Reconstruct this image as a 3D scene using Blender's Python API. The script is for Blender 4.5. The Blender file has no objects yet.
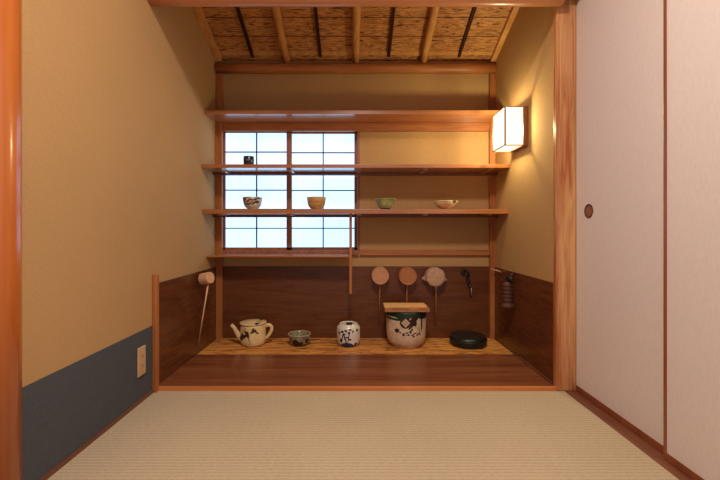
import bpy, bmesh, math, random
from mathutils import Vector, Matrix
random.seed(7)
C = bpy.context.scene.collection
PI = math.pi
U = 1/158.6            # one measuring unit in metres (back-wall scale)
CAMZ = 0.70
BACK = 2.42
FRONT = 1.66           # front edge of the alcove
XL, XR = -137.0*U, 139.8*U
def Z(h): return CAMZ + h*U          # height above eye level, in units
def at(px, py, D):                   # world point seen at (px, py) at distance D
    k = D/(158.6*BACK)
    return Vector(((px-354)*k, D, CAMZ-(py-229)*k))

# ------------------------------------------------------------------ mesh helpers
def new(): return bmesh.new()
def obj(name, bm, mat, parent=None, smooth=False, bevel=0, loc=None):
    me = bpy.data.meshes.new(name)
    bmesh.ops.recalc_face_normals(bm, faces=bm.faces)
    bm.to_mesh(me); bm.free()
    o = bpy.data.objects.new(name, me); C.objects.link(o)
    if mat: me.materials.append(mat)
    if smooth:
        for p in me.polygons: p.use_smooth = True
    if bevel:
        m = o.modifiers.new('Bevel', 'BEVEL'); m.width = bevel; m.segments = 3; m.limit_method = 'ANGLE'; m.angle_limit = .6
        m.harden_normals = False
    if parent: o.parent = parent
    if loc: o.location = loc
    return o
def box(bm, x0, x1, y0, y1, z0, z1):
    g = bmesh.ops.create_cube(bm, size=1)
    for v in g['verts']:
        v.co = Vector(((x0+x1)/2 + v.co.x*(x1-x0), (y0+y1)/2 + v.co.y*(y1-y0), (z0+z1)/2 + v.co.z*(z1-z0)))
    return g['verts']
def tube(bm, pts, rads, n=16, caps=True, flat=1.0):
    pts = [Vector(p) for p in pts]; rings = []
    if not hasattr(rads, '__len__'): rads = [rads]*len(pts)
    prev = None
    for i, p in enumerate(pts):
        d = (pts[min(i+1, len(pts)-1)] - pts[max(i-1, 0)]).normalized()
        if prev is None:
            a = Vector((0, 0, 1)) if abs(d.z) < .9 else Vector((0, 1, 0))
            s = d.cross(a).normalized()
        else:
            s = (prev - d*prev.dot(d)).normalized()
        prev = s; t = d.cross(s)
        rings.append([bm.verts.new(p + (s*math.cos(k*2*PI/n) + t*flat*math.sin(k*2*PI/n))*rads[i]) for k in range(n)])
    for a, b in zip(rings, rings[1:]):
        for k in range(n): bm.faces.new((a[k], a[(k+1) % n], b[(k+1) % n], b[k]))
    if caps:
        bm.faces.new(rings[0][::-1]); bm.faces.new(rings[-1])
def lathe(bm, prof, n=56, M=None, wob=None):
    rings = []
    for i, (r, z) in enumerate(prof):
        if r < 1e-6:
            rings.append([bm.verts.new((0, 0, z))]); continue
        ring = []
        for k in range(n):
            a = k*2*PI/n; rr = r*(wob(a, i) if wob else 1)
            ring.append(bm.verts.new((rr*math.cos(a), rr*math.sin(a), z)))
        rings.append(ring)
    for a, b in zip(rings, rings[1:]):
        if len(a) == 1 and len(b) == 1: continue
        for k in range(n):
            if len(a) == 1: bm.faces.new((a[0], b[(k+1) % n], b[k]))
            elif len(b) == 1: bm.faces.new((a[k], a[(k+1) % n], b[0]))
            else: bm.faces.new((a[k], a[(k+1) % n], b[(k+1) % n], b[k]))
    if M is not None: bmesh.ops.transform(bm, matrix=M, verts=bm.verts)
def tag(o, label=None, cat=None, group=None, kind=None):
    if label: o['label'] = label
    if cat: o['category'] = cat
    if group: o['group'] = group
    if kind: o['kind'] = kind
    return o
def thing(name, label, cat, loc=(0, 0, 0), group=None, kind=None, rz=0):
    o = bpy.data.objects.new(name, None); C.objects.link(o)
    o.location = loc; o.empty_display_size = .05; o.rotation_euler.z = rz
    return tag(o, label, cat, group, kind)
def struct(name, bm, mat, label, cat, **kw):
    return tag(obj(name, bm, mat, **kw), label, cat, kind='structure')

# ------------------------------------------------------------------ materials
def base_mat(name, rough=.6, spec=.5):
    m = bpy.data.materials.new(name); m.use_nodes = True
    nt = m.node_tree; b = nt.nodes['Principled BSDF']
    b.inputs['Roughness'].default_value = rough
    b.inputs['Specular IOR Level'].default_value = spec
    return m, nt, b
def S(r, g, b):                      # srgb 0-255 -> linear
    f = lambda c: ((c/255+.055)/1.055)**2.4 if c > 10 else c/255/12.92
    return (f(r), f(g), f(b), 1)
def coords(nt, scale=(1, 1, 1), rot=(0, 0, 0)):
    tc = nt.nodes.new('ShaderNodeTexCoord'); mp = nt.nodes.new('ShaderNodeMapping')
    mp.inputs['Scale'].default_value = scale; mp.inputs['Rotation'].default_value = rot
    nt.links.new(tc.outputs['Object'], mp.inputs['Vector'])
    return mp.outputs['Vector']
def noise(nt, vec, scale, detail=4, rough=.55, dist=0):
    n = nt.nodes.new('ShaderNodeTexNoise'); n.inputs['Scale'].default_value = scale
    n.inputs['Detail'].default_value = detail; n.inputs['Roughness'].default_value = rough
    n.inputs['Distortion'].default_value = dist
    nt.links.new(vec, n.inputs['Vector']); return n.outputs['Fac']
def ramp(nt, fac, stops):
    r = nt.nodes.new('ShaderNodeValToRGB'); e = r.color_ramp.elements
    e[0].position, e[0].color = stops[0]; e[1].position, e[1].color = stops[-1]
    for p, c in stops[1:-1]:
        x = e.new(p); x.color = c
    nt.links.new(fac, r.inputs['Fac']); return r.outputs['Color']
def bump(nt, b, h, strength=.2, dist=.002):
    n = nt.nodes.new('ShaderNodeBump'); n.inputs['Strength'].default_value = strength
    n.inputs['Distance'].default_value = dist
    nt.links.new(h, n.inputs['Height']); nt.links.new(n.outputs['Normal'], b.inputs['Normal'])
def mix(nt, fac, a, b, mode='MIX'):
    n = nt.nodes.new('ShaderNodeMix'); n.data_type = 'RGBA'; n.blend_type = mode
    for s, v in ((0, fac), (6, a), (7, b)):
        if hasattr(v, 'links') or hasattr(v, 'is_output'): nt.links.new(v, n.inputs[s])
        else: n.inputs[s].default_value = v
    return n.outputs[2]
def mth(nt, op, a, b=None, clamp=False):
    n = nt.nodes.new('ShaderNodeMath'); n.operation = op; n.use_clamp = clamp
    for s, v in ((0, a), (1, b)):
        if v is None: continue
        if hasattr(v, 'is_output'): nt.links.new(v, n.inputs[s])
        else: n.inputs[s].default_value = v
    return n.outputs[0]
def plain(name, col, rough=.5, spec=.5, metal=0):
    m, nt, b = base_mat(name, rough, spec); b.inputs['Metallic'].default_value = metal
    v = coords(nt); f = noise(nt, v, 60, 3)
    c2 = tuple(x*.82 for x in col[:3])+(1,)
    nt.links.new(ramp(nt, f, [(.35, c2), (.65, col)]), b.inputs['Base Color'])
    return m
def wood(name, light, dark, axis='x', fine=60, stretch=14, rough=.42, spec=.4, contrast=(.35, .68), streak=None, coat=0):
    m, nt, b = base_mat(name, rough, spec)
    sc = {'x': (1/stretch, 1, 1), 'y': (1, 1/stretch, 1), 'z': (1, 1, 1/stretch)}[axis]
    v = coords(nt, sc)
    f = noise(nt, v, fine, 5, .6, 1.2)
    f2 = noise(nt, v, fine*.22, 3, .5, 2.0)
    s = mth(nt, 'ADD', mth(nt, 'MULTIPLY', f, .5), mth(nt, 'MULTIPLY', f2, .5))
    stops = [(contrast[0], dark), (contrast[1], light)]
    if streak: stops = [(contrast[0], streak), (contrast[0]+.07, dark), (contrast[1], light)]
    nt.links.new(ramp(nt, s, stops), b.inputs['Base Color'])
    bump(nt, b, f, .12, .001)
    b.inputs['Coat Weight'].default_value = coat; b.inputs['Coat Roughness'].default_value = .14; b.inputs['Coat IOR'].default_value = 1.6
    return m

TRIM_L, TRIM_D = S(190, 124, 70), S(150, 84, 44)
w_x = wood('reddish_cedar_x', TRIM_L, TRIM_D, 'x')
w_y = wood('reddish_cedar_y', TRIM_L, TRIM_D, 'y')
w_z = wood('reddish_cedar_z', TRIM_L, TRIM_D, 'z', rough=.33)
w_pill = wood('pillar_cedar', S(214, 160, 108), S(166, 92, 50), 'z', fine=44, stretch=16, rough=.28, coat=.3, contrast=(.40, .60))
w_log = wood('round_cedar_pillar', S(206, 120, 56), S(176, 90, 36), 'z', fine=30, stretch=20, rough=.25, coat=.4)
w_shelf = wood('shelf_cedar', S(186, 120, 70), S(152, 88, 46), 'x', fine=45, rough=.3, coat=.9)
w_raft = wood('rafter_cedar', S(216, 162, 100), S(180, 120, 66), 'y', fine=50)
w_sill = wood('brown_track_wood', S(136, 84, 58), S(100, 58, 40), 'y', rough=.4)
w_panel = wood('dark_panel_x', S(120, 68, 38), S(84, 43, 22), 'x', fine=90, stretch=9, rough=.3, contrast=(.32, .70))
w_panel_y = wood('dark_panel_y', S(116, 66, 38), S(82, 42, 22), 'y', fine=90, stretch=9, rough=.24, contrast=(.32, .70))
w_floor = wood('alcove_board', S(140, 84, 52), S(100, 54, 32), 'x', fine=45, stretch=22, rough=.24, contrast=(.36, .62))
w_grate = wood('pale_slat_wood', S(226, 160, 82), S(192, 122, 54), 'x', fine=95, stretch=6, rough=.45, contrast=(.40, .58), streak=S(96, 50, 24))
w_pale = wood('pale_ladle_wood', S(226, 180, 140), S(204, 154, 112), 'x', fine=60, stretch=6, rough=.6)
w_ladle1 = wood('ladle_wood', S(206, 152, 112), S(184, 128, 88), 'x', fine=60, stretch=6, rough=.6)
w_ladle2 = wood('worn_ladle_wood', S(184, 122, 78), S(160, 98, 60), 'x', fine=60, stretch=6, rough=.6)
w_lid = wood('lid_wood', S(190, 126, 80), S(132, 80, 48), 'x', fine=90, stretch=8, rough=.6, contrast=(.4, .6))
w_batt = plain('dark_bamboo_batten', S(62, 30, 16), .7, .15)
w_frame = wood('shoji_frame', S(176, 112, 78), S(140, 82, 54), 'z', rough=.5)
w_munt = plain('shoji_lattice', S(104, 66, 46), .7, .2)
door_edge = wood('lacquered_door_frame', S(160, 94, 62), S(128, 68, 42), 'z', rough=.35)

def plaster(name, c1, c2, gr=420):
    m, nt, b = base_mat(name, .95, .1)
    v = coords(nt); f = noise(nt, v, gr, 3, .7); g = noise(nt, v, 2.2, 3)
    c = ramp(nt, f, [(.3, c1), (.7, c2)])
    g2 = ramp(nt, g, [(.3, (.93, .93, .93, 1)), (.7, (1, 1, 1, 1))])
    nt.links.new(mix(nt, 1.0, c, g2, 'MULTIPLY'), b.inputs['Base Color'])
    bump(nt, b, f, .35, .0015); return m
wall_m = plaster('ochre_sand_plaster', S(170, 132, 86), S(202, 161, 112))
room_m = plaster('room_ceiling_board', S(170, 140, 100), S(190, 160, 118), 60)
paper_w = plaster('blue_grey_wall_paper', S(72, 74, 78), S(90, 92, 96), 260)

def fusuma_mat():
    m, nt, b = base_mat('fusuma_paper', .8, .2)
    v = coords(nt, (1, 1, .25)); f = noise(nt, v, 260, 3)
    nt.links.new(ramp(nt, f, [(.3, S(220, 206, 202)), (.7, S(228, 215, 211))]), b.inputs['Base Color'])
    bump(nt, b, f, .03, .0005); return m
fus_m = fusuma_mat()

def tatami_mat():
    m, nt, b = base_mat('woven_rush', .75, .25)
    v = coords(nt)
    sep = nt.nodes.new('ShaderNodeSeparateXYZ'); nt.links.new(v, sep.inputs[0])
    # ridges run side to side: cosine of the depth coordinate
    c = mth(nt, 'COSINE', mth(nt, 'MULTIPLY', sep.outputs[1], 2*PI/.0150))
    r = mth(nt, 'ADD', mth(nt, 'MULTIPLY', c, .5), .5)
    v2 = coords(nt, (.16, 1, 1)); f = noise(nt, v2, 420, 4, .7)
    g = noise(nt, coords(nt), 3, 2)
    s = mth(nt, 'ADD', mth(nt, 'MULTIPLY', r, .15), mth(nt, 'MULTIPLY', f, .84))
    col = ramp(nt, s, [(.2, S(158, 137, 110)), (.62, S(200, 181, 152))])
    g2 = ramp(nt, g, [(.3, (.93, .93, .92, 1)), (.7, (1, 1, 1, 1))])
    nt.links.new(mix(nt, 1.0, col, g2, 'MULTIPLY'), b.inputs['Base Color'])
    bump(nt, b, s, .2, .001); return m
tat_m = tatami_mat()

def ceiling_mat():
    m, nt, b = base_mat('figured_cedar_boards', .6, .3)
    v = coords(nt, (.13, 1, 1))
    f = noise(nt, v, 42, 3, .5, 4.5); f2 = noise(nt, coords(nt, (.5, 1, 1)), 16, 3, .5, 1.0)
    sep = nt.nodes.new('ShaderNodeSeparateXYZ'); nt.links.new(coords(nt), sep.inputs[0])
    col = ramp(nt, f, [(.37, S(84, 42, 20)), (.42, S(172, 110, 60)), (.6, S(206, 150, 90))])
    col = mix(nt, 1.0, col, ramp(nt, f2, [(.3, (.75, .72, .7, 1)), (.65, (1, 1, 1, 1))]), 'MULTIPLY')
    # joints between boards
    fr = mth(nt, 'FRACT', mth(nt, 'MULTIPLY', sep.outputs[1], 1/.118))
    j = mth(nt, 'LESS_THAN', fr, .05)
    col = mix(nt, j, col, S(96, 54, 32))
    nt.links.new(col, b.inputs['Base Color'])
    bump(nt, b, fr, .3, .003); return m
ceil_m = ceiling_mat()

def emis(name, col, strength, var=None):
    m = bpy.data.materials.new(name); m.use_nodes = True; nt = m.node_tree
    b = nt.nodes['Principled BSDF']; b.inputs['Base Color'].default_value = (.45, .43, .4, 1); b.inputs['Roughness'].default_value = .9
    b.inputs['Emission Strength'].default_value = strength; b.inputs['Emission Color'].default_value = col
    if var:
        v = coords(nt); f = noise(nt, v, 2.0, 1, .5)
        nt.links.new(ramp(nt, f, [(.35, var), (.62, col)]), b.inputs['Emission Color'])
    return m
shoji_m = emis('backlit_washi', (.40, .67, .98, 1), 2.0, (.35, .61, .95, 1))
def lamp_paper():
    m = bpy.data.materials.new('lamp_paper'); m.use_nodes = True; nt = m.node_tree
    out = nt.nodes['Material Output']; nt.nodes.remove(nt.nodes['Principled BSDF'])
    e = nt.nodes.new('ShaderNodeEmission'); e.inputs[0].default_value = (1.0, .86, .62, 1); e.inputs[1].default_value = 2.0
    tr = nt.nodes.new('ShaderNodeBsdfTransparent'); tr.inputs[0].default_value = (1, .95, .85, 1)
    mx = nt.nodes.new('ShaderNodeMixShader'); mx.inputs[0].default_value = .35
    nt.links.new(e.outputs[0], mx.inputs[1]); nt.links.new(tr.outputs[0], mx.inputs[2]); nt.links.new(mx.outputs[0], out.inputs[0])
    return m
lamp_m = lamp_paper()

def paint(name, base, blobs, rough=.3, wob=.006, base2=None, zbands=(), crackle=.0, front=True):
    """Glazed pottery; blobs = (cx, cz, rx, rz, angle, colour) brushed on the front, zbands = (z, wave, colour, above?)."""
    m, nt, b = base_mat(name, rough, .5)
    tc = nt.nodes.new('ShaderNodeTexCoord'); sep = nt.nodes.new('ShaderNodeSeparateXYZ')
    nz = nt.nodes.new('ShaderNodeTexNoise'); nz.inputs['Scale'].default_value = 45
    nt.links.new(tc.outputs['Object'], nz.inputs['Vector'])
    ms = nt.nodes.new('ShaderNodeVectorMath'); ms.operation = 'SUBTRACT'; ms.inputs[1].default_value = (.5, .5, .5)
    nt.links.new(nz.outputs['Color'], ms.inputs[0])
    sc = nt.nodes.new('ShaderNodeVectorMath'); sc.operation = 'SCALE'; sc.inputs['Scale'].default_value = wob*2
    nt.links.new(ms.outputs[0], sc.inputs[0])
    ad = nt.nodes.new('ShaderNodeVectorMath'); ad.operation = 'ADD'
    nt.links.new(tc.outputs['Object'], ad.inputs[0]); nt.links.new(sc.outputs[0], ad.inputs[1])
    nt.links.new(ad.outputs[0], sep.inputs[0])
    X, Y, Zz = sep.outputs
    f = noise(nt, tc.outputs['Object'], 30, 4)
    col = ramp(nt, f, [(.35, base2 or tuple(x*.85 for x in base[:3])+(1,)), (.65, base)])
    for (z, wave, c, above) in zbands:
        w = mth(nt, 'ADD', z, mth(nt, 'MULTIPLY', mth(nt, 'SINE', mth(nt, 'MULTIPLY', X, 52)), wave))
        k = mth(nt, 'GREATER_THAN' if above else 'LESS_THAN', Zz, w)
        col = mix(nt, k, col, c)
    isf = mth(nt, 'LESS_THAN', Y, 0.0)
    for (cx, cz, rx, rz, an, c) in blobs:
        ca, sa = math.cos(an), math.sin(an)
        dx = mth(nt, 'SUBTRACT', X, cx); dz = mth(nt, 'SUBTRACT', Zz, cz)
        u = mth(nt, 'DIVIDE', mth(nt, 'ADD', mth(nt, 'MULTIPLY', dx, ca), mth(nt, 'MULTIPLY', dz, sa)), rx)
        w = mth(nt, 'DIVIDE', mth(nt, 'SUBTRACT', mth(nt, 'MULTIPLY', dz, ca), mth(nt, 'MULTIPLY', dx, sa)), rz)
        d = mth(nt, 'ADD', mth(nt, 'MULTIPLY', u, u), mth(nt, 'MULTIPLY', w, w))
        k = mth(nt, 'LESS_THAN', d, 1.0)
        if front: k = mth(nt, 'MULTIPLY', k, isf)
        col = mix(nt, k, col, c)
    nt.links.new(col, b.inputs['Base Color']); return m

# ------------------------------------------------------------------ the setting
TW = .08
# floor of rush matting
bm = new(); box(bm, XL, 144*U, -1.5, FRONT-.003, -.05, 0)
struct('floor', bm, tat_m, 'woven straw-coloured tatami floor in front of the alcove', 'floor')
# left wall
bm = new(); box(bm, XL-.1, XL, -1.5, BACK+.1, -.05, 2.5)
struct('wall_left', bm, wall_m, 'ochre sand-plastered side wall running from round pillar into the alcove', 'wall')
# back wall with an opening for the window
WX0, WX1, WZ0, WZ1 = -136.5*U, 5.2*U, Z(-21), Z(97.8)
bm = new()
box(bm, WX1, XR+.1, BACK, BACK+.1, -.05, 2.5)
box(bm, XL, WX1, BACK, BACK+.1, -.05, WZ0)
box(bm, XL, WX1, BACK, BACK+.1, WZ1, 2.5)
struct('wall_back', bm, wall_m, 'ochre plaster wall behind the shelves of the alcove', 'wall')
bm = new(); box(bm, XR, XR+.1, FRONT, BACK+.1, -.05, 2.5)
struct('wall_right', bm, wall_m, 'short ochre plaster side wall that carries the paper lamp', 'wall')
# wall above the lintel and above the sliding doors
bm = new(); box(bm, XL, XR+.1, FRONT-.06, FRONT-.01, Z(157), 2.42)
struct('wall_lintel', bm, wall_m, 'plaster wall above the log lintel of the alcove', 'wall')
bm = new(); box(bm, 155*U, 155*U+.1, -1.5, FRONT, 1.86, 2.5); box(bm, 156.5*U, 156.5*U+.1, FRONT-.01, FRONT+.1, -.05, 2.5)
struct('wall_doors', bm, wall_m, 'plaster wall above the sliding doors', 'wall')
bm = new(); box(bm, XL-.1, 155*U+.1, -1.5, FRONT-.01, 2.42, 2.5)
ceil = struct('ceiling_room', bm, room_m, 'board ceiling of the tatami room', 'ceiling')

# sloping alcove ceiling
SL = .387
ang = math.atan(SL)
cz0 = Z(168)
def cz(y): return cz0 + SL*(BACK-y)
bm = new()
vs = box(bm, XL, XR, FRONT-.03, BACK, 0, .03)
for v in vs: v.co.z += cz(v.co.y)
ceil2 = struct('ceiling', bm, ceil_m, 'sloping ceiling of dark figured boards over the alcove', 'ceiling')
for xu in (-66.5, 2, 68.7):
    bm = new(); y0, y1 = FRONT, BACK-.03
    x = xu*U; n = 8
    tube(bm, [(x+.0015*math.sin(i*1.7), y0+(y1-y0)*i/n, cz(y0+(y1-y0)*i/n)-.022) for i in range(n+1)], [.0245-.0004*i for i in range(n+1)], 20)
    obj('rafter', bm, w_raft, ceil2, smooth=True)
for xu in (-99.5, -33, 34, 103):
    bm = new(); x = xu*U
    vs = box(bm, x-.009, x+.009, FRONT, BACK-.045, -.014, 0)
    for v in vs: v.co.z += cz(v.co.y)
    obj('batten', bm, w_batt, ceil2)
for xa, xb in ((XL, XL+6.5*U), (XR-5*U, XR)):
    bm = new(); vs = box(bm, xa, xb, FRONT, BACK-.03, -.03, 0)
    for v in vs: v.co.z += cz(v.co.y)
    obj('edge_rafter', bm, w_raft, ceil2, bevel=.003)
bm = new(); vs = box(bm, XL, XR, BACK-.075, BACK-.05, -.006, 0)
for v in vs: v.co.z += cz(v.co.y)
obj('end_board', bm, w_raft, ceil2)

# log beam on the back wall
bm = new(); tube(bm, [(XL+(XR-XL)*i/10, BACK-.02, Z(159.3)+.0008*math.sin(i*2.1)) for i in range(11)], .032, 24)
struct('trim_1', bm, w_x, 'round log beam where alcove ceiling meets back wall', 'beam', smooth=True)
# lintel
bm = new()
n = 12
pts = [(XL+(XR+.0-XL)*i/n, FRONT-.035, Z(150.6)+.045+.0012*math.sin(i*2.3)) for i in range(n+1)]
tube(bm, pts, [.047]*len(pts), 28)
struct('trim_2', bm, wood('lintel_cedar', S(214, 150, 108), S(180, 112, 76), 'x', fine=35, stretch=20, rough=.3, coat=.2), 'smooth log lintel across the front of the alcove', 'lintel', smooth=True)
# back corner posts
bm = new(); box(bm, -136.9*U, -130.5*U, BACK-.03, BACK, .017, Z(154))
struct('trim_3', bm, w_z, 'slender corner post beside the paper window', 'post', bevel=.0015)
bm = new(); box(bm, 134.5*U, XR, BACK-.03, BACK, .017, Z(154))
struct('trim_4', bm, w_z, 'slender corner post in alcove corner under the lamp', 'post', bevel=.0015)
# low end post of the left panel
bm = new(); box(bm, XL, XL+.0205, FRONT-.02, FRONT+.004, 0, Z(-30.5))
struct('trim_5', bm, w_z, 'short square post at the front end of the dark side panel', 'post', bevel=.004)
# right pillar
bm = new(); box(bm, 138.6*U, 151.9*U, FRONT-.004, FRONT+.026, 0, 2.42)
struct('trim_6', bm, w_pill, 'square cedar pillar between alcove and sliding doors', 'pillar', bevel=.005)
# foreground round pillar
bm = new(); tube(bm, [(-.883, .93, z) for z in (0, .6, 1.2, 1.8, 2.42)], .06, 48)
struct('trim_7', bm, w_log, 'round polished orange-brown pillar against the ochre wall', 'pillar', smooth=True)
# rails across the back wall
bm = new(); box(bm, -130.3*U, 134.5*U, BACK-.022, BACK+.0, Z(97.3), Z(105.2))
struct('trim_8', bm, w_x, 'horizontal rail under the top shelf along the window head', 'rail', bevel=.001)
bm = new(); box(bm, 6*U, 134.5*U, BACK-.022, BACK+.0, Z(-26), Z(-20.8))
struct('trim_9', bm, w_x, 'horizontal rail level with the window sill', 'rail', bevel=.001)
# dark panels
bm = new(); box(bm, -130.3*U, 134.5*U, BACK-.008, BACK, .016, Z(-37.3))
struct('trim_10', bm, w_panel, 'dark grained board panel behind the pots', 'wall panel')
bm = new(); box(bm, XL, XL+.006, FRONT+.005, BACK-.03, .016, Z(-37.5))
struct('trim_11', bm, w_panel_y, 'dark grained side panel behind the hanging barrel ladle', 'wall panel', bevel=.001)
bm = new(); box(bm, XR-.006, XR, FRONT+.03, BACK-.03, .016, Z(-37.5))
struct('trim_12', bm, w_panel_y, 'dark grained side panel under the paper lamp', 'wall panel', bevel=.001)
bm = new()
box(bm, XR-.012, XR-.006, FRONT+.03, 2.10, .016, .026)
struct('baseboard_right', bm, w_sill, 'thin strip along the foot of the dark right panel', 'baseboard')
# alcove floor: brown boards in front, kerb strip
bm = new(); box(bm, XL, XR, FRONT+.012, 2.095, -.05, .016)
box(bm, XL, XR, 2.095, BACK, -.05, -.004)
struct('floor_alcove', bm, w_floor, 'reddish brown board floor of the alcove in front of slats', 'floor')
bm = new(); box(bm, XL, 138.6*U, FRONT-.003, FRONT+.012, -.05, .0165)
struct('trim_13', bm, wood('kerb_wood', S(214, 140, 80), S(190, 112, 58), 'x', rough=.3), 'thin orange wooden kerb where tatami meets alcove boards', 'kerb', bevel=.001)
# wainscot paper and baseboard on the left wall
bm = new(); box(bm, XL, XL+.0012, -1.5, FRONT-.02, .014, Z(-65.5))
o = struct('trim_14', bm, paper_w, 'blue-grey paper wainscot along the foot of left wall', 'wainscot')
bm = new(); box(bm, XL, XL+.007, -1.5, FRONT-.02, 0, .014)
struct('baseboard_left', bm, w_sill, 'thin brown strip between tatami and blue-grey wainscot', 'baseboard')
# sliding door track
bm = new()
box(bm, 144*U, 149.0*U, -1.5, FRONT-.004, -.05, .001)
box(bm, 149.0*U, 152.0*U, -1.5, FRONT-.004, -.05, .0)
box(bm, 152.0*U, 160*U, -1.5, FRONT+.02, -.05, 0)
struct('trim_15', bm, w_sill, 'brown grooved wooden track under the sliding doors', 'door track')
bm = new(); box(bm, 147*U, 160*U, -1.5, FRONT-.004, 1.80, 1.86)
struct('trim_16', bm, w_y, 'wooden head rail above the sliding doors', 'rail')

# ------------------------------------------------------------------ sliding doors
def fusuma(name, x, y0, y1, label):
    root = thing(name, label, 'sliding door', (x, (y0+y1)/2, 0), kind='structure')
    L = y1-y0; a, b = -L/2, L/2
    bm = new(); box(bm, .002, .018, a+.004, b-.004, .012, 1.79)
    obj('door_panel', bm, fus_m, root)
    bm = new()
    box(bm, 0, .02, a, a+.02, .0, 1.80); box(bm, 0, .02, b-.012, b, .0, 1.80)
    box(bm, 0, .02, a+.02, b-.012, .0, .026); box(bm, 0, .02, a+.02, b-.012, 1.775, 1.80)
    obj('door_frame', bm, door_edge, root, bevel=.0015)
    return root
d1 = fusuma('door_1', 152.2*U, .72, FRONT+.012, 'cream paper sliding door beside the pillar, with round finger pull')
d2 = fusuma('door_2', 149.2*U, .15, 1.168, 'cream paper sliding door overlapping the one with finger pull, on nearer track')
yp = 1.571-(.72+FRONT+.012)/2
Mx = Matrix.Translation((.002, yp, Z(11.7))) @ Matrix.Rotation(-PI/2, 4, 'Y')
bm = new(); lathe(bm, [(.0285, 0), (.0290, .002), (.0265, .0035), (.0225, .002), (.0215, 0)], 40, Mx)
p = obj('finger_pull', bm, plain('pull_dark', S(84, 48, 34), .35), d1, smooth=True)
bm = new(); lathe(bm, [(0, .0006), (.0215, .0006), (.0215, .0)], 40, Mx)
obj('pull_dish', bm, plain('pull_brown', S(150, 92, 62), .5), p)

# ------------------------------------------------------------------ window
win = thing('window_1', 'two-panel paper shoji window glowing with pale blue daylight', 'window', (0, BACK, 0), kind='structure')
def wbox(bm, px0, px1, py0, py1, y0, y1):
    box(bm, (px0-354)*U, (px1-354)*U, y0, y1, CAMZ-(py1-229)*U, CAMZ-(py0-229)*U)
bm = new()
wbox(bm, 221.5, 358.5, 250, 254.6, -.026, .06)
wbox(bm, 357.4, 359.6, 131.3, 250, -.006, .06)
wbox(bm, 219, 222.2, 131.3, 250, -.0, .06)
wbox(bm, 221.5, 358.5, 128, 131.3, 0, .06)
obj('window_frame', bm, w_frame, win, bevel=.001)
for k, (xa, xb, yo) in enumerate(((221.4, 291.2, .002), (288.3, 357.3, .024))):
    bm = new(); sl = 3.6 if k == 0 else 3.0
    wbox(bm, xa, xa+sl, 131, 250.2, yo, yo+.02); wbox(bm, xb-sl-(1.2 if k == 0 else 0), xb, 131, 250.2, yo, yo+.02)
    wbox(bm, xa, xb, 131, 132.6, yo, yo+.02); wbox(bm, xa, xb, 247.4, 250.2, yo, yo+.02)
    sash = obj('sash', bm, w_frame, win, bevel=.0008)
    bm = new()
    xm = (xa+xb)/2; wbox(bm, xm-.6, xm+.6, 132.6, 247.4, yo+.003, yo+.012)
    for i in range(1, 6):
        yy = 132.6+(247.4-132.6)*i/6; wbox(bm, xa+sl, xb-sl, yy-.55, yy+.55, yo+.004, yo+.013)
    obj('lattice', bm, w_munt, sash)
    bm = new(); wbox(bm, xa+sl-.5, xb-sl+.5, 132, 248, yo+.0135, yo+.0145)
    obj('paper', bm, shoji_m, sash)

# ------------------------------------------------------------------ shelves
YB = BACK-.030
def slat_shelf(top, thick, rfront, label):
    yf = BACK/rfront
    t = thing('wall_shelf', label, 'shelf', (0, YB, Z(top)), group='long shelves across the alcove')
    bm = new(); box(bm, XL+.001, XR-.001, yf-YB, -.004, -thick, 0); obj('board', bm, w_shelf, t, bevel=.0015)
    bm = new(); box(bm, XL+.001, XR-.001, -.042, -.004, -thick-.015, -thick); obj('back_rail', bm, w_sill, t, bevel=.001)
    for xu in (-122, -59, 4.6, 65, 124):
        bm = new(); box(bm, xu*U-.014, xu*U+.014, yf-YB+.02, -.042, -thick-.008, -thick); obj('crossbar', bm, w_shelf, t)
    return t
bm = new(); box(bm, XL+.001, XR-.001, BACK/1.092-YB, .008, -.0225, 0)
top = thing('wall_shelf', 'empty solid board shelf, highest, above the paper window', 'shelf', (0, YB, Z(108.8)), group='long shelves across the alcove')
obj('board', bm, w_shelf, top, bevel=.0015)
slat_shelf(58.2, .021, 1.114, 'long shelf holding only the small dark cup')
slat_shelf(17.9, .026, 1.107, 'long shelf holding the four tea bowls')
yf = BACK/1.08
t = thing('wall_shelf', 'short narrow shelf at the window sill with a hanging strip', 'shelf', (0, YB, Z(-24.4)))
bm = new(); box(bm, XL+.001, (351-354)*U/1.0, yf-YB, -.0, -.011, 0); obj('board', bm, w_shelf, t, bevel=.001)
bm = new(); box(bm, -4.4*U, -1.8*U, yf-YB-.008, yf-YB, Z(-60)-Z(-24.4), Z(17.9)-.027-Z(-24.4)); obj('hanger_strip', bm, w_z, t, bevel=.001)

# ------------------------------------------------------------------ slatted floor grate
gr = thing('floor_grate', 'pale slatted floor grate under the row of pots', 'grate', (0, 2.097, -.004))
y = 0.0; i = 0
while y < BACK-.008-2.097-.03:
    w = .028 if i else .024
    bm = new(); box(bm, XL+.008, XR-.008, y, y+w, .006, .0205); obj('slat', bm, w_grate, gr, bevel=.0015)
    y += w+.004; i += 1
for xu in (-120, -60, 0, 60, 120):
    bm = new(); box(bm, xu*U-.015, xu*U+.015, .002, y-.006, 0, .0062); obj('batten', bm, w_sill, gr)
GZ = .0167

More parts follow.
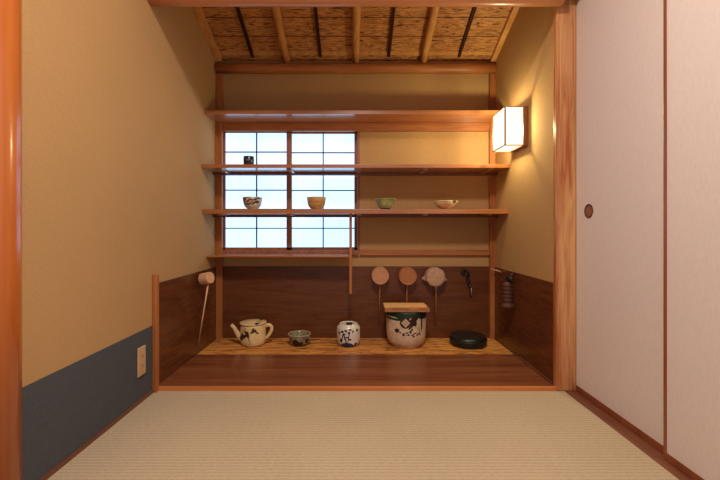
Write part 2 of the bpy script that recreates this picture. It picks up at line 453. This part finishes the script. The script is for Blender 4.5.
# ------------------------------------------------------------------ wall lamp
yn, yfar = BACK/1.245, BACK/1.148
lm = thing('wall_lamp', 'box-shaped paper wall lamp glowing warm white in thin wooden frame', 'lamp', (XR, (yn+yfar)/2, Z(67.4)))
H = 30.7*U; hw = (yfar-yn)/2; P = XR-121.2*U
bm = new(); box(bm, -P+.001, -.026, -hw+.001, hw-.001, .001, H-.001); obj('paper_shade', bm, lamp_m, lm)
bm = new(); e = .0045
fr_m = wood('lamp_frame', S(150, 92, 56), S(118, 68, 40), 'z')
for y in (-hw, hw):
    for x in (-P,):
        box(bm, x-e/2, x+e, y-e/2, y+e/2, 0, H)
    for z in (0, H): box(bm, -P, -.026, y-e/2, y+e/2, z-e/2, z+e/2)
for z in (0, H): box(bm, -P-e/2, -P+e/2, -hw, hw, z-e/2, z+e/2)
obj('shade_frame', bm, fr_m, lm)
bm = new(); box(bm, -.026, -.0, -hw-.003, hw+.003, -.004, H+.004); obj('backboard', bm, fr_m, lm, bevel=.0015)

bulb = bpy.data.lights.new('lamp_bulb', 'POINT'); bulb.energy = 26; bulb.color = (1.0, .93, .54); bulb.shadow_soft_size = .022
bo_ = bpy.data.objects.new('lamp_bulb', bulb); C.objects.link(bo_); bo_.location = (XR-.026-.045, (yn+yfar)/2, Z(67.4)+H/2)

# ------------------------------------------------------------------ wall outlet
po = at(141, 361, BACK/1.56)
ol = thing('wall_outlet', 'beige wall outlet on blue-grey wainscot near the short post', 'outlet', (XL+.0012, po.y, po.z))
pl = plain('beige_plastic', S(206, 170, 128), .4)
bm = new(); box(bm, 0, .007, -.027, .027, -.058, .058); obj('plate', bm, pl, ol, bevel=.003)
for z in (.02, -.02):
    bm = new(); box(bm, .007, .0085, -.012, .012, z-.013, z+.013); s = obj('socket', bm, pl, ol, bevel=.001)
    bm = new(); box(bm, .0085, .0088, -.006, -.004, z-.005, z+.005); box(bm, .0085, .0088, .004, .006, z-.005, z+.005)
    obj('slots', bm, plain('slot_dark', S(70, 45, 30)), s)

# ------------------------------------------------------------------ pottery
INK, GREEN, BLUE, RUST = S(52, 28, 24), S(18, 62, 44), S(36, 54, 108), S(120, 58, 34)
def place(px, r): return (px-354)/r*U, BACK/r
# --- lidded kettle
x, y = place(253.2, 1.062)
ke = thing('ceramic_kettle', 'cream lidded ceramic kettle painted with brown flowers and green leaf', 'kettle', (x, y, GZ))
cream, cream2 = S(236, 208, 154), S(216, 184, 130)
BRN = S(70, 34, 28)
km = paint('kettle_glaze', cream, [
    (-.056, .050, .020, .013, .5, GREEN), (-.046, .064, .010, .016, 0, GREEN),
    (-.028, .066, .019, .009, .7, BRN), (-.020, .086, .015, .008, -.3, BRN), (-.012, .070, .008, .018, .3, BRN),
    (.018, .092, .019, .007, .5, BRN), (.036, .086, .016, .005, -.7, BRN), (.018, .102, .008, .009, 0, BRN),
    (-.004, .046, .0025, .030, .25, S(110, 80, 44)), (-.036, .096, .0025, .018, -.6, S(110, 80, 44))], wob=.004, base2=cream2)
bm = new(); R = .0745
lathe(bm, [(0, .003), (.050, .003), (.058, 0), (.065, .004), (.071, .014), (R, .035), (.0742, .08), (.0725, .112), (.071, .124), (.063, .124), (.062, .11), (.062, .02), (0, .014)], 64)
body = obj('body', bm, km, ke, smooth=True)
bm = new(); lathe(bm, [(0, .124), (.068, .124), (.0765, .1265), (.0785, .129), (.077, .132), (.066, .1345), (.04, .1365), (.012, .137), (0, .137)], 64)
lid = obj('lid', bm, paint('kettle_lid_glaze', cream, [(.036, .1345, .013, .0022, .0, GREEN)], base2=cream2, front=False), ke, smooth=True)
bm = new(); lathe(bm, [(.036, .135), (.035, .1375), (.031, .1395), (.02, .1405), (0, .141)], 40, Matrix.Translation((-.010, 0, 0)))
obj('knob', bm, plain('knob_cream', cream, .3), lid, smooth=True)
bm = new(); tube(bm, [(-.055, -.004, .030), (-.072, -.006, .040), (-.086, -.008, .058), (-.098, -.01, .080), (-.108, -.011, .098), (-.121, -.012, .112), (-.127, -.012, .118)],
                 [.020, .019, .016, .013, .0115, .0105, .0105], 20)
obj('spout', bm, km, ke, smooth=True)
bm = new(); hp = [(.066, 0, .104), (.084, 0, .1135), (.100, 0, .113), (.110, 0, .102), (.1095, 0, .086), (.102, 0, .068), (.090, 0, .050), (.078, 0, .038), (.066, 0, .032)]
tube(bm, hp, [.010, .009, .0085, .008, .008, .008, .0075, .0075, .007], 16, flat=1.25)
obj('handle', bm, km, ke, smooth=True)

# --- grey footed bowl
x, y = place(299.5, 1.07)
bo = thing('ceramic_bowl', 'dark grey-glazed bowl with pale rim beside the kettle', 'bowl', (x, y, GZ))
gm = paint('grey_glaze', S(150, 140, 112), [(-.016, .028, .018, .020, 0, S(34, 26, 22)), (.004, .022, .022, .012, .3, S(40, 32, 26)), (.048, .034, .010, .016, 0, S(60, 48, 38)),
    (-.045, .044, .012, .01, 0, S(90, 82, 66))], base2=S(104, 96, 76), rough=.2, zbands=[(.012, .003, S(50, 40, 32), False)])
bm = new(); lathe(bm, [(0, .006), (.03, .006), (.034, 0), (.039, .001), (.046, .010), (.058, .030), (.063, .045), (.0635, .057), (.067, .066), (.0645, .0685), (.060, .064), (.056, .05), (.05, .03), (.03, .014), (0, .011)], 56)
obj('bowl', bm, gm, bo, smooth=True)
bm = new(); lathe(bm, [(.0665, .0645), (.0685, .0665), (.0665, .0695), (.0635, .0695), (.0610, .0665)], 56)
obj('rim', bm, plain('pale_rim', S(178, 168, 138), .25), bo, smooth=True)

# --- blue and white jar
x, y = place(348.5, 1.068)
ja = thing('porcelain_jar', 'blue and white porcelain jar painted with plum branches', 'jar', (x, y, GZ))
DK = S(30, 34, 58)
jbl = [
    (-.008, .012, .036, .018, 0, BLUE), (.012, .004, .03, .012, 0, BLUE),
    (-.018, .050, .004, .040, .35, DK), (-.034, .060, .003, .030, -.2, DK), (.002, .062, .003, .032, -.15, DK),
    (-.036, .092, .013, .008, .2, DK), (-.014, .098, .014, .008, -.3, DK), (-.022, .078, .009, .006, 0, DK), (.004, .086, .010, .010, .1, DK), (.010, .104, .012, .007, 0, DK),
    (.026, .094, .007, .009, 0, DK), (-.008, .060, .012, .007, 0, DK), (.010, .048, .010, .008, 0, DK), (-.042, .040, .010, .016, 0, DK), (.042, .018, .012, .012, 0, DK),
    (.050, .098, .008, .010, 0, DK), (-.052, .082, .008, .010, 0, DK)]
jbl = [(a, b, c*(.72 if f is DK and d < .02 else 1), d*(.72 if f is DK and d < .02 else 1), e_, f) for a, b, c, d, e_, f in jbl]
jm = paint('blue_white_porcelain', S(228, 220, 204), jbl, rough=.22, wob=.002)
bm = new()
wj = lambda a, i: 1+.018*math.cos(6*a) if 2 < i < 9 else 1
lathe(bm, [(0, .004), (.046, .004), (.049, 0), (.056, .004), (.063, .016), (.0665, .04), (.0675, .09), (.066, .106), (.061, .116), (.054, .120), (.053, .128), (.049, .129), (.047, .118), (.055, .1), (.055, .05), (.05, .015), (0, .01)], 72, wob=wj)
obj('jar', bm, jm, ja, smooth=True)
bm = new(); lathe(bm, [(0, .120), (.047, .120), (.0475, .1235), (.03, .126), (0, .127)], 48)
obj('inner_lid', bm, paint('jar_lid_glaze', S(210, 204, 190), [(.006, .127, .018, .03, 0, DK)], rough=.25, front=False), ja, smooth=True)

# --- large water jar with wooden lid
x, y = place(406, 1.067)
mz = thing('water_jar', 'large cream water jar with dark green rim under a wooden lid', 'water jar', (x, y, GZ))
PK = S(206, 178, 146)
bl = [(-.018, .122, .031, .027, 0, INK)]
for a in range(-2, 3):
    for b in range(-2, 3):
        if (a+b) % 2 == 0 and a*a+b*b < 7: bl.append((-.018+a*.0088, .122+b*.0078, .0068, .0056, 0, PK))
bl += [(.024, .138, .012, .026, -.5, INK), (.034, .124, .012, .02, .1, INK), (.018, .112, .014, .008, .5, INK), (.034, .140, .02, .012, .3, INK), (.010, .100, .016, .005, .7, INK),
       (-.064, .082, .014, .006, .6, INK), (-.064, .082, .014, .006, -.6, INK), (-.064, .082, .005, .012, 0, INK),
       (-.046, .074, .006, .004, 0, INK), (-.030, .068, .008, .004, .6, INK), (-.010, .074, .012, .003, .5, INK), (-.028, .062, .008, .004, 0, INK), (-.002, .064, .008, .005, .2, INK), (.010, .078, .006, .008, 0, INK),
       (.018, .088, .010, .004, .9, INK), (.022, .062, .009, .003, -.4, INK), (.034, .070, .014, .003, .3, INK), (.028, .056, .006, .004, 0, INK), (.050, .062, .008, .004, .6, INK), (.060, .070, .010, .003, .2, INK), (.066, .062, .006, .004, 0, INK),
       (.076, .125, .005, .05, 0, S(24, 30, 26)), (.060, .088, .008, .014, .3, S(190, 160, 90)),
       (-.080, .148, .05, .006, .0, GREEN)]
bl = [(a, b*1.155+(.014 if b < .145 else 0), c, d*1.155, e_, f) for a, b, c, d, e_, f in bl]
mm = paint('water_jar_glaze', S(226, 202, 172), bl, base2=S(206, 178, 146), rough=.35, wob=.0015,
           zbands=[(.178, .007, S(20, 50, 38), True)])
bm = new()
pr = [(0, .004), (.078, .004), (.082, 0), (.086, .002), (.086, .011), (.097, .016), (.108, .030), (.114, .055), (.1165, .10), (.118, .16), (.119, .180), (.116, .186), (.110, .184), (.107, .15), (.106, .05), (.09, .02), (0, .014)]
lathe(bm, [(r_, z_*1.155) for r_, z_ in pr], 72)
obj('jar', bm, mm, mz, smooth=True)
bm = new(); box(bm, -.134, .120, -.112, .018, .2155, .2375); obj('front_lid_board', bm, w_lid, mz, bevel=.003)
bm = new(); box(bm, -.122, .118, .020, .110, .2155, .2265); obj('rear_lid_board', bm, w_lid, mz, bevel=.003)
bm = new(); box(bm, -.137, .104, -.108, -.010, .2377, .2500); obj('upper_lid_board', bm, wood('lid_wood_pale', S(236, 190, 124), S(210, 156, 92), 'x', fine=60, rough=.55), mz, bevel=.003)

# --- black round tray
x, y = place(468, 1.062)
bk = thing('black_basin', 'low round black lacquer basin standing bottom up at grate end', 'basin', (x, y, GZ))
bm = new(); lathe(bm, [(0, .0), (.098, .0), (.104, .003), (.1075, .012), (.1075, .041), (.105, .049), (.099, .054), (.085, .0565), (.05, .057), (0, .057)], 72)
obj('shell', bm, plain('black_lacquer', S(26, 29, 25), .34), bk, smooth=True)
bm = new(); lathe(bm, [(.1070, .030), (.1086, .032), (.1086, .035), (.1070, .037)], 72)
obj('hoop', bm, plain('black_hoop', S(34, 32, 28), .4), bk, smooth=True)

# --- small dark cup on upper shelf
x, y = place(248.8, 1.062)
cu = thing('tea_cup', 'small near-black cup with pale fleck alone on its shelf', 'cup', (x, y, Z(58.2)))
bm = new(); lathe(bm, [(0, .002), (.018, .002), (.02, 0), (.026, .003), (.030, .012), (.0315, .035), (.031, .060), (.0295, .063), (.028, .060), (.027, .02), (0, .010)], 40)
obj('cup', bm, paint('dark_cup_glaze', S(40, 36, 46), [(.006, .040, .012, .004, .2, S(140, 130, 140)), (-.012, .047, .006, .003, 0, S(120, 110, 120))], rough=.2, wob=.002), cu, smooth=True)

SZ = Z(17.9)
def bowl(px, r, name, label, prof, mat, wob=None, zs=.94):
    x, y = place(px, r)
    t = thing(name, label, 'tea bowl', (x, y, SZ))
    bm = new(); lathe(bm, [(a, b*zs) for a, b in prof], 56, wob=wob); obj('bowl', bm, mat, t, smooth=True)
    return t
bowl(252.5, 1.062, 'tea_bowl', 'white tea bowl with brown brushwork below the small dark cup',
     [(0, .004), (.020, .004), (.022, 0), (.026, .001), (.028, .007), (.041, .016), (.050, .032), (.054, .052), (.0585, .078), (.0565, .080), (.051, .055), (.045, .032), (.03, .018), (0, .013)],
     paint('brushed_white_glaze', S(206, 196, 180), [
         (-.036, .060, .014, .010, .4, RUST), (-.014, .050, .014, .006, .6, RUST), (.006, .058, .016, .006, -.2, RUST), (.030, .060, .010, .007, .5, S(70, 60, 44)), (.044, .066, .008, .006, 0, INK),
         (-.010, .034, .022, .005, .2, S(92, 50, 34)), (.022, .040, .018, .004, .7, S(80, 46, 32)), (-.034, .042, .010, .005, -.6, RUST), (.010, .046, .012, .008, .3, S(176, 116, 80)), (.036, .045, .010, .008, 0, S(50, 60, 46)),
         (-.02, .070, .03, .003, .1, S(150, 110, 84))], rough=.3, wob=.005), wob=lambda a, i: 1+.008*math.sin(3*a+1))
bowl(316.4, 1.062, 'tea_bowl', 'plain tan tea bowl with darker band before the window',
     [(0, .004), (.022, .004), (.024, 0), (.029, .001), (.031, .006), (.045, .020), (.0525, .040), (.054, .056), (.0575, .077), (.0565, .080), (.052, .066), (.050, .045), (.038, .022), (0, .014)],
     paint('tan_glaze', S(200, 158, 96), [(0, .046, .06, .005, .0, S(172, 122, 64)), (.030, .030, .02, .006, .3, S(182, 134, 76)), (-.02, .060, .02, .005, 0, S(184, 138, 80))], base2=S(182, 138, 80), rough=.4,
           zbands=[(.074, .001, S(150, 120, 84), True)]))
bowl(385.3, 1.062, 'tea_bowl', 'green glazed conical tea bowl on dark foot',
     [(0, .003), (.021, .003), (.022, 0), (.026, .001), (.027, .009), (.038, .018), (.050, .040), (.0615, .070), (.0660, .073), (.0635, .076), (.056, .062), (.045, .038), (.03, .019), (0, .014)],
     paint('celadon_glaze', S(158, 166, 116), [(-.010, .044, .014, .020, 0, S(176, 178, 120))], base2=S(128, 140, 98), rough=.25, zbands=[(.010, .001, S(58, 34, 24), False)]), zs=.87)
tb = bowl(446, 1.062, 'tea_bowl', 'shallow pale beige tea bowl with a folded pouring lip',
     [(0, .003), (.020, .003), (.022, 0), (.026, .001), (.028, .008), (.044, .016), (.060, .034), (.072, .056), (.0725, .060), (.069, .060), (.058, .038), (.04, .020), (0, .014)],
     paint('pale_shell_glaze', S(228, 208, 164), [(.036, .048, .010, .012, .5, S(110, 72, 44)), (.020, .040, .006, .012, -.5, S(238, 220, 180)), (-.03, .045, .03, .003, 0, S(180, 140, 104)), (-.01, .030, .04, .003, 0, S(182, 146, 110))], base2=S(190, 158, 120), rough=.3),
     wob=lambda a, i: (1-.16*math.exp(-((a-5.25)/.22)**2)) if 5 < i < 12 else 1, zs=.87)

# ------------------------------------------------------------------ hanging ladles
def ladle(px, py, r, cup_r, depth, hlen, label, mat, lean=0, hx=0):
    p = at(px, py, BACK/r)
    t = thing('water_ladle', label, 'ladle', (p.x, BACK-.008, p.z), group='round ladles hung on the back panel')
    M = Matrix.Rotation(PI/2, 4, 'X')
    bm = new()
    lathe(bm, [(cup_r*.97, 0), (cup_r, .002), (cup_r, depth-.003), (cup_r-.002, depth), (0, depth)], 48, M)
    cup = obj('cup', bm, mat, t, smooth=False)
    bm = new(); lathe(bm, [(cup_r*.86, depth), (cup_r*.90, depth+.0012), (cup_r*.93, depth)], 48, M)
    obj('base_ring', bm, mat, cup)
    bm = new(); tube(bm, [(hx, -depth*.45, -cup_r+.006), (hx+lean*.3, -.024, -cup_r-.06), (hx+lean, -.012, -cup_r-hlen)], [.0055, .005, .0045], 10, flat=.8)
    obj('handle', bm, w_ladle2, t, smooth=True)
    return t
ladle(380.4, 276.0, 1.035, .0530, .075, .25, 'round pale-wood ladle, its flat base showing, furthest from the right post', w_ladle1, lean=-.004)
ladle(408.0, 276.4, 1.035, .0545, .075, .25, 'round darker orange-wood ladle hanging behind the lidded water jar', w_ladle2)
l3 = ladle(435.8, 277.3, 1.035, .0535, .075, .25, 'round ladle wrapped in tied grey-beige cloth with sticking-out corners', w_ladle2, lean=.004, hx=.010)
cl_m = plaster('ladle_cloth', S(164, 128, 104), S(212, 176, 148), 120)
bm = new()
lathe(bm, [(.0545, .006), (.0585, .012), (.0595, .03), (.0585, .070), (.056, .0785), (.04, .080), (0, .081)], 48, Matrix.Rotation(PI/2, 4, 'X'), wob=lambda a, i: 1+.018*math.sin(7*a+i)+.012*math.sin(11*a))
cc = obj('cloth', bm, cl_m, l3, smooth=True)
for s, (ax, az) in ((-1, (-.080, -.012)), (1, (.080, -.024))):
    bm = new()
    vs = [(s*.045, -.045, .022), (s*.050, -.050, -.030), (ax, -.030, az), (s*.045, -.040, .022), (s*.050, -.042, -.030), (ax, -.026, az)]
    vv = [bm.verts.new(v) for v in vs]
    for f in ((0, 1, 2), (5, 4, 3), (0, 3, 4, 1), (1, 4, 5, 2), (2, 5, 3, 0)): bm.faces.new([vv[k] for k in f])
    obj('cloth_corner', bm, cl_m, cc)
bm = new(); tube(bm, [(.010, -.036, -.052), (.010, -.034, -.068), (.010, -.032, -.080), (.010, -.030, -.088)], [.018, .010, .006, .008], 14)
obj('tied_neck', bm, cl_m, cc, smooth=True)

# barrel ladle on the left panel
c = at(206.8, 279, BACK/1.155); e = at(198.4, 345, BACK/1.16)
lt = thing('water_ladle', 'small pale-wood barrel ladle hanging on the dark left side panel', 'ladle', (XL+.006, c.y, c.z))
L0 = .030
M = Matrix.Translation((L0, 0, 0)) @ Matrix.Rotation(-.35, 4, 'Z') @ Matrix.Rotation(PI/2-.18, 4, 'Y')
bm = new(); lathe(bm, [(.029, 0), (.031, .0), (.0315, .003), (.0315, .053), (.030, .056), (0, .056)], 40, M)
obj('cup', bm, w_pale, lt)
bm = new(); tube(bm, [(L0+.036, -.012, -.026), (.006, .004, e.z-c.z)], [.0045, .0038], 10)
obj('handle', bm, w_pale, lt, smooth=True)
bm = new(); tube(bm, [(0, .02, .022), (.040, .02, .026)], .003, 10); obj('peg', bm, w_lid, lt, smooth=True)

# small black hanging tool on the back panel
p = at(466, 270.5, BACK/1.01)
ht = thing('hanging_hook', 'small black iron hanger with pale metal tip on back panel', 'hanging tool', (p.x, BACK-.008, p.z))
iron = plain('black_iron', S(26, 22, 22), .4); steel = plain('pale_steel', S(190, 180, 165), .3, metal=.6)
def ring(bm, c, R, r, tilt=0, n=20):
    pts = []
    for i in range(n+1):
        a = i*2*PI/n; pts.append((c[0]+R*math.cos(a)*math.cos(tilt), c[1]+R*math.cos(a)*math.sin(tilt), c[2]+R*math.sin(a)))
    tube(bm, pts, r, 8, caps=False)
bm = new(); tube(bm, [(0, 0, 0), (0, -.02, .003)], .003, 8); obj('nail', bm, iron, ht, smooth=True)
for cx, czz, R_, ti in ((-.012, -.012, .016, .2), (.006, -.012, .015, -.5), (.012, -.040, .011, .6), (.014, -.060, .010, -.3), (.018, -.080, .009, .5)):
    bm = new(); ring(bm, (cx, -.014, czz), R_, .0035, ti); obj('ring', bm, iron, ht, smooth=True)
bm = new(); tube(bm, [(.022, -.014, -.088), (.026, -.013, -.110), (.030, -.010, -.115), (.032, -.008, -.165)], [.005, .006, .0045, .003], 10); obj('shaft', bm, iron, ht, smooth=True)
bm = new(); tube(bm, [(.033, -.018, -.108), (.033, -.018, -.160)], [.0036, .003], 8); obj('metal_tip', bm, steel, ht, smooth=True)

# bound brush on the right wall
c = at(507.5, 282.5, BACK/1.163)
br = thing('bound_brush', 'brown ridged rope-bound brush hanging on the dark right side panel', 'brush', (XR-.006, c.y, c.z))
bmx = plain('palm_fibre', S(84, 48, 34), .7)
prof = [(0, .004), (.012, .003), (.022, -.004), (.027, -.014), (.027, -.022), (.021, -.028)]
z = -.028
for i in range(4):
    prof += [(.025, z-.004), (.0275, z-.010), (.0265, z-.017), (.021, z-.023)]; z -= .024
prof += [(.026, z-.006), (.034, z-.020), (.037, z-.030), (.030, z-.032), (0, z-.032)]
bm = new(); lathe(bm, prof, 32, Matrix.Translation((-.042, 0, 0)), wob=lambda a, i: 1+.02*math.sin(9*a+i)); bmesh.ops.transform(bm, matrix=Matrix.Diagonal((1, .84, .86, 1)), verts=bm.verts); obj('bundle', bm, bmx, br, smooth=True)
bm = new(); tube(bm, [(-.042, 0, .0), (-.040, .004, .020), (-.020, .006, .040), (-.004, .006, .052)], .0045, 10); obj('cord', bm, iron, br, smooth=True)
for i, (dy, dz) in enumerate(((.030, .004), (-.024, -.002), (.008, -.012), (.038, .018), (-.034, .014))):
    bm = new(); tube(bm, [(-.03, .004, .030), (-.036, dy*.7, .024), (-.034, dy, .004+dz*.6)], [.010, .008, .004], 8); obj('knot', bm, iron, br, smooth=True)
# two thin bamboo pegs above it
for k, (px, py) in enumerate(((498.5, 270.5), (502.5, 271.5))):
    c = at(px, py, BACK/(1.03+.03*k))
    t = thing('wall_peg', ('short pale peg in dark side panel, close to the corner post' if k == 0 else 'short pale peg in dark side panel, close above the brush'), 'peg', (XR-.006, c.y, c.z))
    bm = new(); tube(bm, [(0, 0, -.004), (-.035, -.0, .010)], [.004, .0035], 10); obj('stick', bm, w_pale, t, smooth=True)

# ------------------------------------------------------------------ lights
def area(name, loc, rot, size, power, col, sy=None, shape=None):
    l = bpy.data.lights.new(name, 'AREA'); l.energy = power; l.color = col; l.size = size
    if sy: l.shape = 'RECTANGLE'; l.size_y = sy
    if shape: l.shape = shape
    o = bpy.data.objects.new(name, l); C.objects.link(o); o.location = loc; o.rotation_euler = rot
    return o
area('room_ceiling_light', (.05, .42, 2.20), (0, 0, 0), .36, 38, (1.0, .87, .76), shape='DISK')
w = bpy.data.worlds.new('World'); bpy.context.scene.world = w; w.use_nodes = True
w.node_tree.nodes['Background'].inputs[0].default_value = (.78, .86, 1.0, 1)
w.node_tree.nodes['Background'].inputs[1].default_value = .5

# ------------------------------------------------------------------ camera
cam = bpy.data.cameras.new('Camera'); co = bpy.data.objects.new('Camera', cam); C.objects.link(co)
co.location = (0, 0, CAMZ); co.rotation_euler = (PI/2, 0, 0)
cam.sensor_width = 36; cam.lens = 158.6*BACK/720*36
cam.shift_x = 6/720; cam.shift_y = -11/720; cam.clip_start = .02
bpy.context.scene.camera = co
v = bpy.context.scene.view_settings
v.view_transform = 'Standard'; v.look = 'None'; v.exposure = 0.0; v.gamma = 1; v.use_curve_mapping = False
